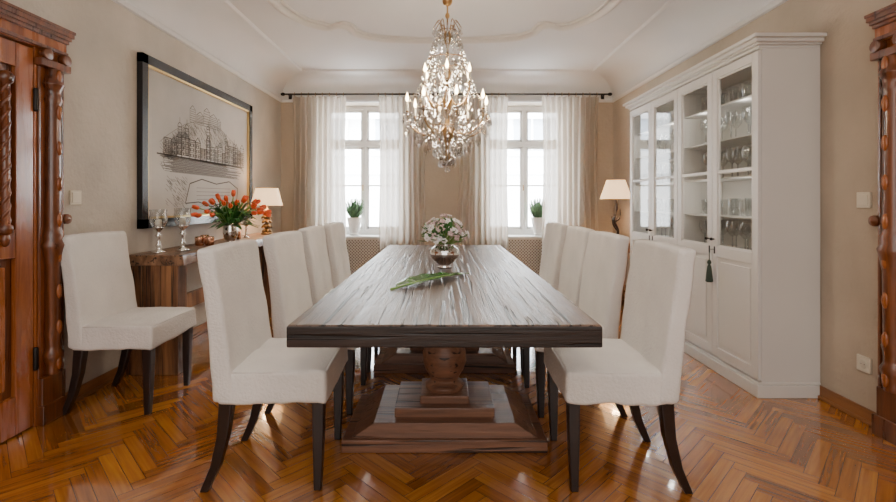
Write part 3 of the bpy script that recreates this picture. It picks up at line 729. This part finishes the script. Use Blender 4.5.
def plate(x,y,z,side,sock=False):
    b=MB(); d=.010; x-=side*.001
    def bx(a,c,y0,y1,z0,z1,m): xa,xb=x-side*a,x-side*c; b.box(min(xa,xb),max(xa,xb),y0,y1,z0,z1,m)
    bx(0,d,y-.041,y+.041,z-.041,z+.041,'plate')
    if not sock: bx(d,d+.004,y-.030,y+.030,z-.030,z+.030,'plate')
    else:
        T=Matrix.Translation((x-side*(d+.001),y,z))@Matrix.Rotation(math.pi/2,4,'Y')
        b.lathe([(.024,-.002),(.024,.002)],(0,0,0),'platein',20,T)
        for s in (-1,1): b.lathe([(.003,-.003),(.003,.004)],(0,s*.0095,0),'dark',8,T)
    b.obj('wall_socket' if sock else 'light_switch',bevel=.003)
plate(-HALF,2.73,1.18,-1); plate(HR,2.48,1.165,1); plate(HR,2.48,.30,1,True)
# ------------------------------------------------------------------ table decor
b=MB(); x,y=0.0,2.76
b.lathe([(.04,0),(.045,.008),(.03,.018),(.055,.035),(.082,.065),(.088,.085),(.080,.11),(.06,.128),(.05,.135),(.055,.143),(.05,.143)],(x,y,TZ),'silver',28)
rg=random.Random(11)
for k in range(85):
    th=rg.random()*6.28; ph=math.acos(rg.random()); rr=.75+.35*rg.random(); n=Vector((math.sin(ph)*math.cos(th),math.sin(ph)*math.sin(th),math.cos(ph)))
    c=Vector((x,y,TZ+.165))+Vector((n.x*.13*rr,n.y*.13*rr,n.z*.13*rr)); T=Matrix.Translation(c)@n.to_track_quat('Z','Y').to_matrix().to_4x4()
    m='petw' if rg.random()<.72 else 'petp'; s=.011+.008*rg.random()
    b.tube([(x,y,TZ+.12),c],.002,'stemg',4)
    for j in range(5):
        a=j*1.257; b.ell((s*.75*math.cos(a),s*.75*math.sin(a),.004),(s*.62,s*.62,s*.3),m,7,4,T)
    b.ell((0,0,.006),(s*.3,s*.3,s*.3),'petp',6,4,T)
for k in range(80):
    th=rg.random()*6.28; ph=.2+1.4*rg.random(); n=Vector((math.sin(ph)*math.cos(th),math.sin(ph)*math.sin(th),math.cos(ph)*.7+.1))
    c=Vector((x,y,TZ+.15))+n*(.10+.04*rg.random()); T=Matrix.Translation(c)@n.to_track_quat('X','Z').to_matrix().to_4x4(); b.ell((.01,0,0),(.032,.012,.003),'leaf',8,5,T)
b.obj('flower_vase',origin=(x,y,TZ))
def leaf(p0,p1,w,lift,name):
    b=MB(); p0=Vector(p0);p1=Vector(p1); d=p1-p0; n_=Vector((-d.y,d.x,0)).normalized(); vs=[];fs=[];N_=24;K=8
    for i in range(N_+1):
        t=i/N_; c=p0+d*t; ww=w*(max(0,math.sin(math.pi*min(1,t*1.02)**.8))**.8 if 0<t<.98 else 0)*(1-.35*t)+.0015
        arch=lift*math.sin(math.pi*t)
        for k in range(K+1):
            s=-1+2*k/K; vs.append(c+n_*ww*s+Vector((0,0,arch+.004+.018*abs(s)*(ww/w)+.003*math.sin(t*30)*abs(s))))
    for i in range(N_):
        for k in range(K): a=i*(K+1)+k; fs.append((a,a+1,a+K+2,a+K+1))
    b.add(vs,fs,'bigleaf',True)
    b.tube([p0-d*.06+Vector((0,0,.005))]+[p0+d*(i/12)+Vector((0,0,lift*math.sin(math.pi*i/12)+.006)) for i in range(13)],[.004]*8+[.003,.0025,.002,.0015,.001,.001],'stemg',6)
    o=b.obj(name); s=o.modifiers.new('solid','SOLIDIFY'); s.thickness=.0015
leaf((-.215,2.09,TZ),(.13,2.52,TZ),.078,.010,'palm_leaf')
# ------------------------------------------------------------------ chandelier
b=MB(); cx,cy=.02,3.2
b.lathe([(.001,2.66),(.03,2.665),(.055,2.70),(.06,2.745),(.001,2.745)],(cx,cy,0),'brass',24)
b.lathe([(.004,1.42),(.02,1.44),(.03,1.48),(.012,1.52),(.02,1.56),(.045,1.60),(.05,1.63),(.02,1.68),(.012,1.74),(.03,1.80),(.034,1.84),(.014,1.90),(.01,1.98),(.024,2.03),(.012,2.07),(.008,2.2),(.022,2.25),(.03,2.29),(.01,2.32),(.006,2.36)],(cx,cy,0),'abrass',20)
b.tube([(cx,cy,2.34),(cx,cy,2.68)],.006,'brass'); b.ell((cx,cy,2.52),(.035,.035,.035),'brass',16,10); b.ell((cx,cy,2.42),(.016,.016,.022),'brass',12,8)
def ring(r,z,t=.003): b.tube([(cx+r*math.cos(k*math.pi/16),cy+r*math.sin(k*math.pi/16),z) for k in range(32)],t,'abrass',6,True)
ring(.07,2.31);ring(.13,2.12);ring(.14,1.66)
rg=random.Random(2)
def strand(p,q,sag,nb,r=.0085):
    for k in range(nb):
        t=(k+.5)/nb; v=Vector(p).lerp(Vector(q),t); v.z-=sag*4*t*(1-t); rr=r*(.8+.4*rg.random())
        b.drop((v.x,v.y,v.z+rr),rr,rr*2.1,'crystal' if rg.random()<.55 else 'crystalb',6)
def pend(x,y,z,h,r):
    b.drop((x,y,z),r*.45,r*1.0,'crystalb',6); b.drop((x,y,z-r*1.05),r,h,'crystal' if rg.random()<.5 else 'crystalb',6)
def P(r,a,z): return (cx+r*math.cos(a),cy+r*math.sin(a),z)
def arm(a,r0,r1,zs,zt):
    pts=[P(r0,a,zs),P(r0+(r1-r0)*.25,a,zs-.045),P(r0+(r1-r0)*.6,a,zs-.05),P(r1-.01,a,zt-.06),P(r1,a,zt)]
    b.tube(spline(pts,6),.0045,'abrass',7)
    b.lathe([(.006,-.012),(.026,-.002),(.036,.006),(.032,.008),(.006,.004)],P(r1,a,zt),'crystalb',12)
    b.lathe([(.009,0),(.011,.012),(.008,.02)],P(r1,a,zt+.004),'abrass',10)
    b.lathe([(.0075,.018),(.0075,.085)],P(r1,a,zt),'candle',10)
    b.lathe([(.004,.085),(.010,.098),(.011,.110),(.005,.132),(.001,.148)],P(r1,a,zt),'bulb',10)
    for k in range(5):
        aa=k*1.257; p=P(r1,a,zt); pend(p[0]+.033*math.cos(aa),p[1]+.033*math.sin(aa),zt,U(.045,.065),.011)
    p=P(r1,a,zt-.02); pend(p[0],p[1],p[2]-.02,.095,.018)
NA=8
for k in range(NA):
    a=2*math.pi*k/NA+.2; arm(a,.04,.275,1.66,1.74)
    a2=a+math.pi/NA
    strand(P(.13,a,2.12),P(.265,a,1.82),.05,15,.010); strand(P(.14,a2,1.66),P(.275,a,1.72),.05,9)
    strand(P(.275,a,1.73),P(.275,a+2*math.pi/NA,1.73),.06,9,.009)
    pend(*P(.21,a2,1.64),.10,.020); pend(*P(.15,a2,1.58),.09,.018); pend(*P(.285,a2,1.74),.08,.017)
for k in range(6):
    a=2*math.pi*k/6+.5; arm(a,.03,.17,1.86,1.93); strand(P(.07,a,2.31),P(.17,a,2.02),.03,13,.010); pend(*P(.13,a,1.80),.08,.017)
for k in range(16):
    a=2*math.pi*k/16; strand(P(.07,a,2.31),P(.13,a,2.12),-.01,8,.009); pend(*P(.135,a,2.11),.065,.014); pend(*P(.075,a,2.30),.05,.012)
    strand(P(.14,a,1.66),P(.02,a,1.40),.03,13,.010); 
    pend(*P(.145,a,1.65),.08,.015); pend(*P(.095,a+.2,1.54),.07,.014)
for k in range(8):
    a=.785*k; strand(P(.035,a,2.0),P(.13,a,2.12),.02,6,.009); pend(*P(.05,a,1.46),.06,.014)
for k in range(60):
    a=rg.random()*6.28; z=1.62+.5*rg.random(); r=(.08+.13*rg.random())*(1 if z<1.95 else .7); pend(*P(r,a,z),U(.05,.08),U(.011,.017))
pend(cx,cy,1.42,.05,.022)
for k in range(12):
    a=k*.5236; pts=spline([P(.03,a,2.30),P(.06,a,2.38),P(.095,a,2.34)],4); b.tube(pts,.003,'abrass',5); pend(*P(.095,a,2.34),.045,.012)
o=b.obj('chandelier',origin=(cx,cy,2.745))
# ------------------------------------------------------------------ lights
def area(name,loc,rot,sx,sy,power,col):
    l=bpy.data.lights.new(name,'AREA'); l.shape='RECTANGLE'; l.size=sx; l.size_y=sy; l.energy=power; l.color=col
    o=bpy.data.objects.new(name,l); o.location=loc; o.rotation_euler=[math.radians(a) for a in rot]; COL.objects.link(o)
def point(name,loc,power,col,size=.05):
    l=bpy.data.lights.new(name,'POINT'); l.energy=power; l.color=col; l.shadow_soft_size=size
    o=bpy.data.objects.new(name,l); o.location=loc; COL.objects.link(o)
area('rear_fill',(0,-2.3,1.7),(90,0,0),3.6,1.8,66,(1,.96,.92))  # added soft fill behind the camera, stands in for the rest of the room
area('overhead_fill',(0,.2,2.70),(0,0,0),2.6,1.6,34,(1,.95,.90))  # added fill under the ceiling, not an actual ceiling lamp
point('chandelier_light',(.02,3.2,1.86),58,(1,.84,.64),.10)
point('table_lamp_light',(-1.92,5.08,1.19),16,(1,.64,.34),.04)
point('antler_lamp_light',(1.95,5.35,1.26),16,(1,.64,.34),.04)
for k in range(4):
    for z in (1.24,1.77): point('cabinet_fill',(X0+.07,CY0+dw*(k+.5),z),.5,(1,.93,.84),.02)  # added fill points that brighten the cabinet interior
s=bpy.data.lights.new('sun','SUN'); s.energy=16; s.angle=.1; so=bpy.data.objects.new('sun',s); so.rotation_euler=(math.radians(52),0,math.radians(-15)); so.location=(0,-5,12); COL.objects.link(so)
w=bpy.data.worlds.new('sky'); bpy.context.scene.world=w; w.use_nodes=True
bg=w.node_tree.nodes['Background']; bg.inputs[0].default_value=(.93,.97,1,1); bg.inputs[1].default_value=26
# ------------------------------------------------------------------ camera
c=bpy.data.cameras.new('camera'); c.sensor_width=36; c.lens=470/896*36; c.shift_x=3.5/896; c.shift_y=-50/896; c.clip_start=.05
co=bpy.data.objects.new('camera',c); co.location=(0,0,1.16); co.rotation_euler=(math.pi/2,0,0); COL.objects.link(co); bpy.context.scene.camera=co
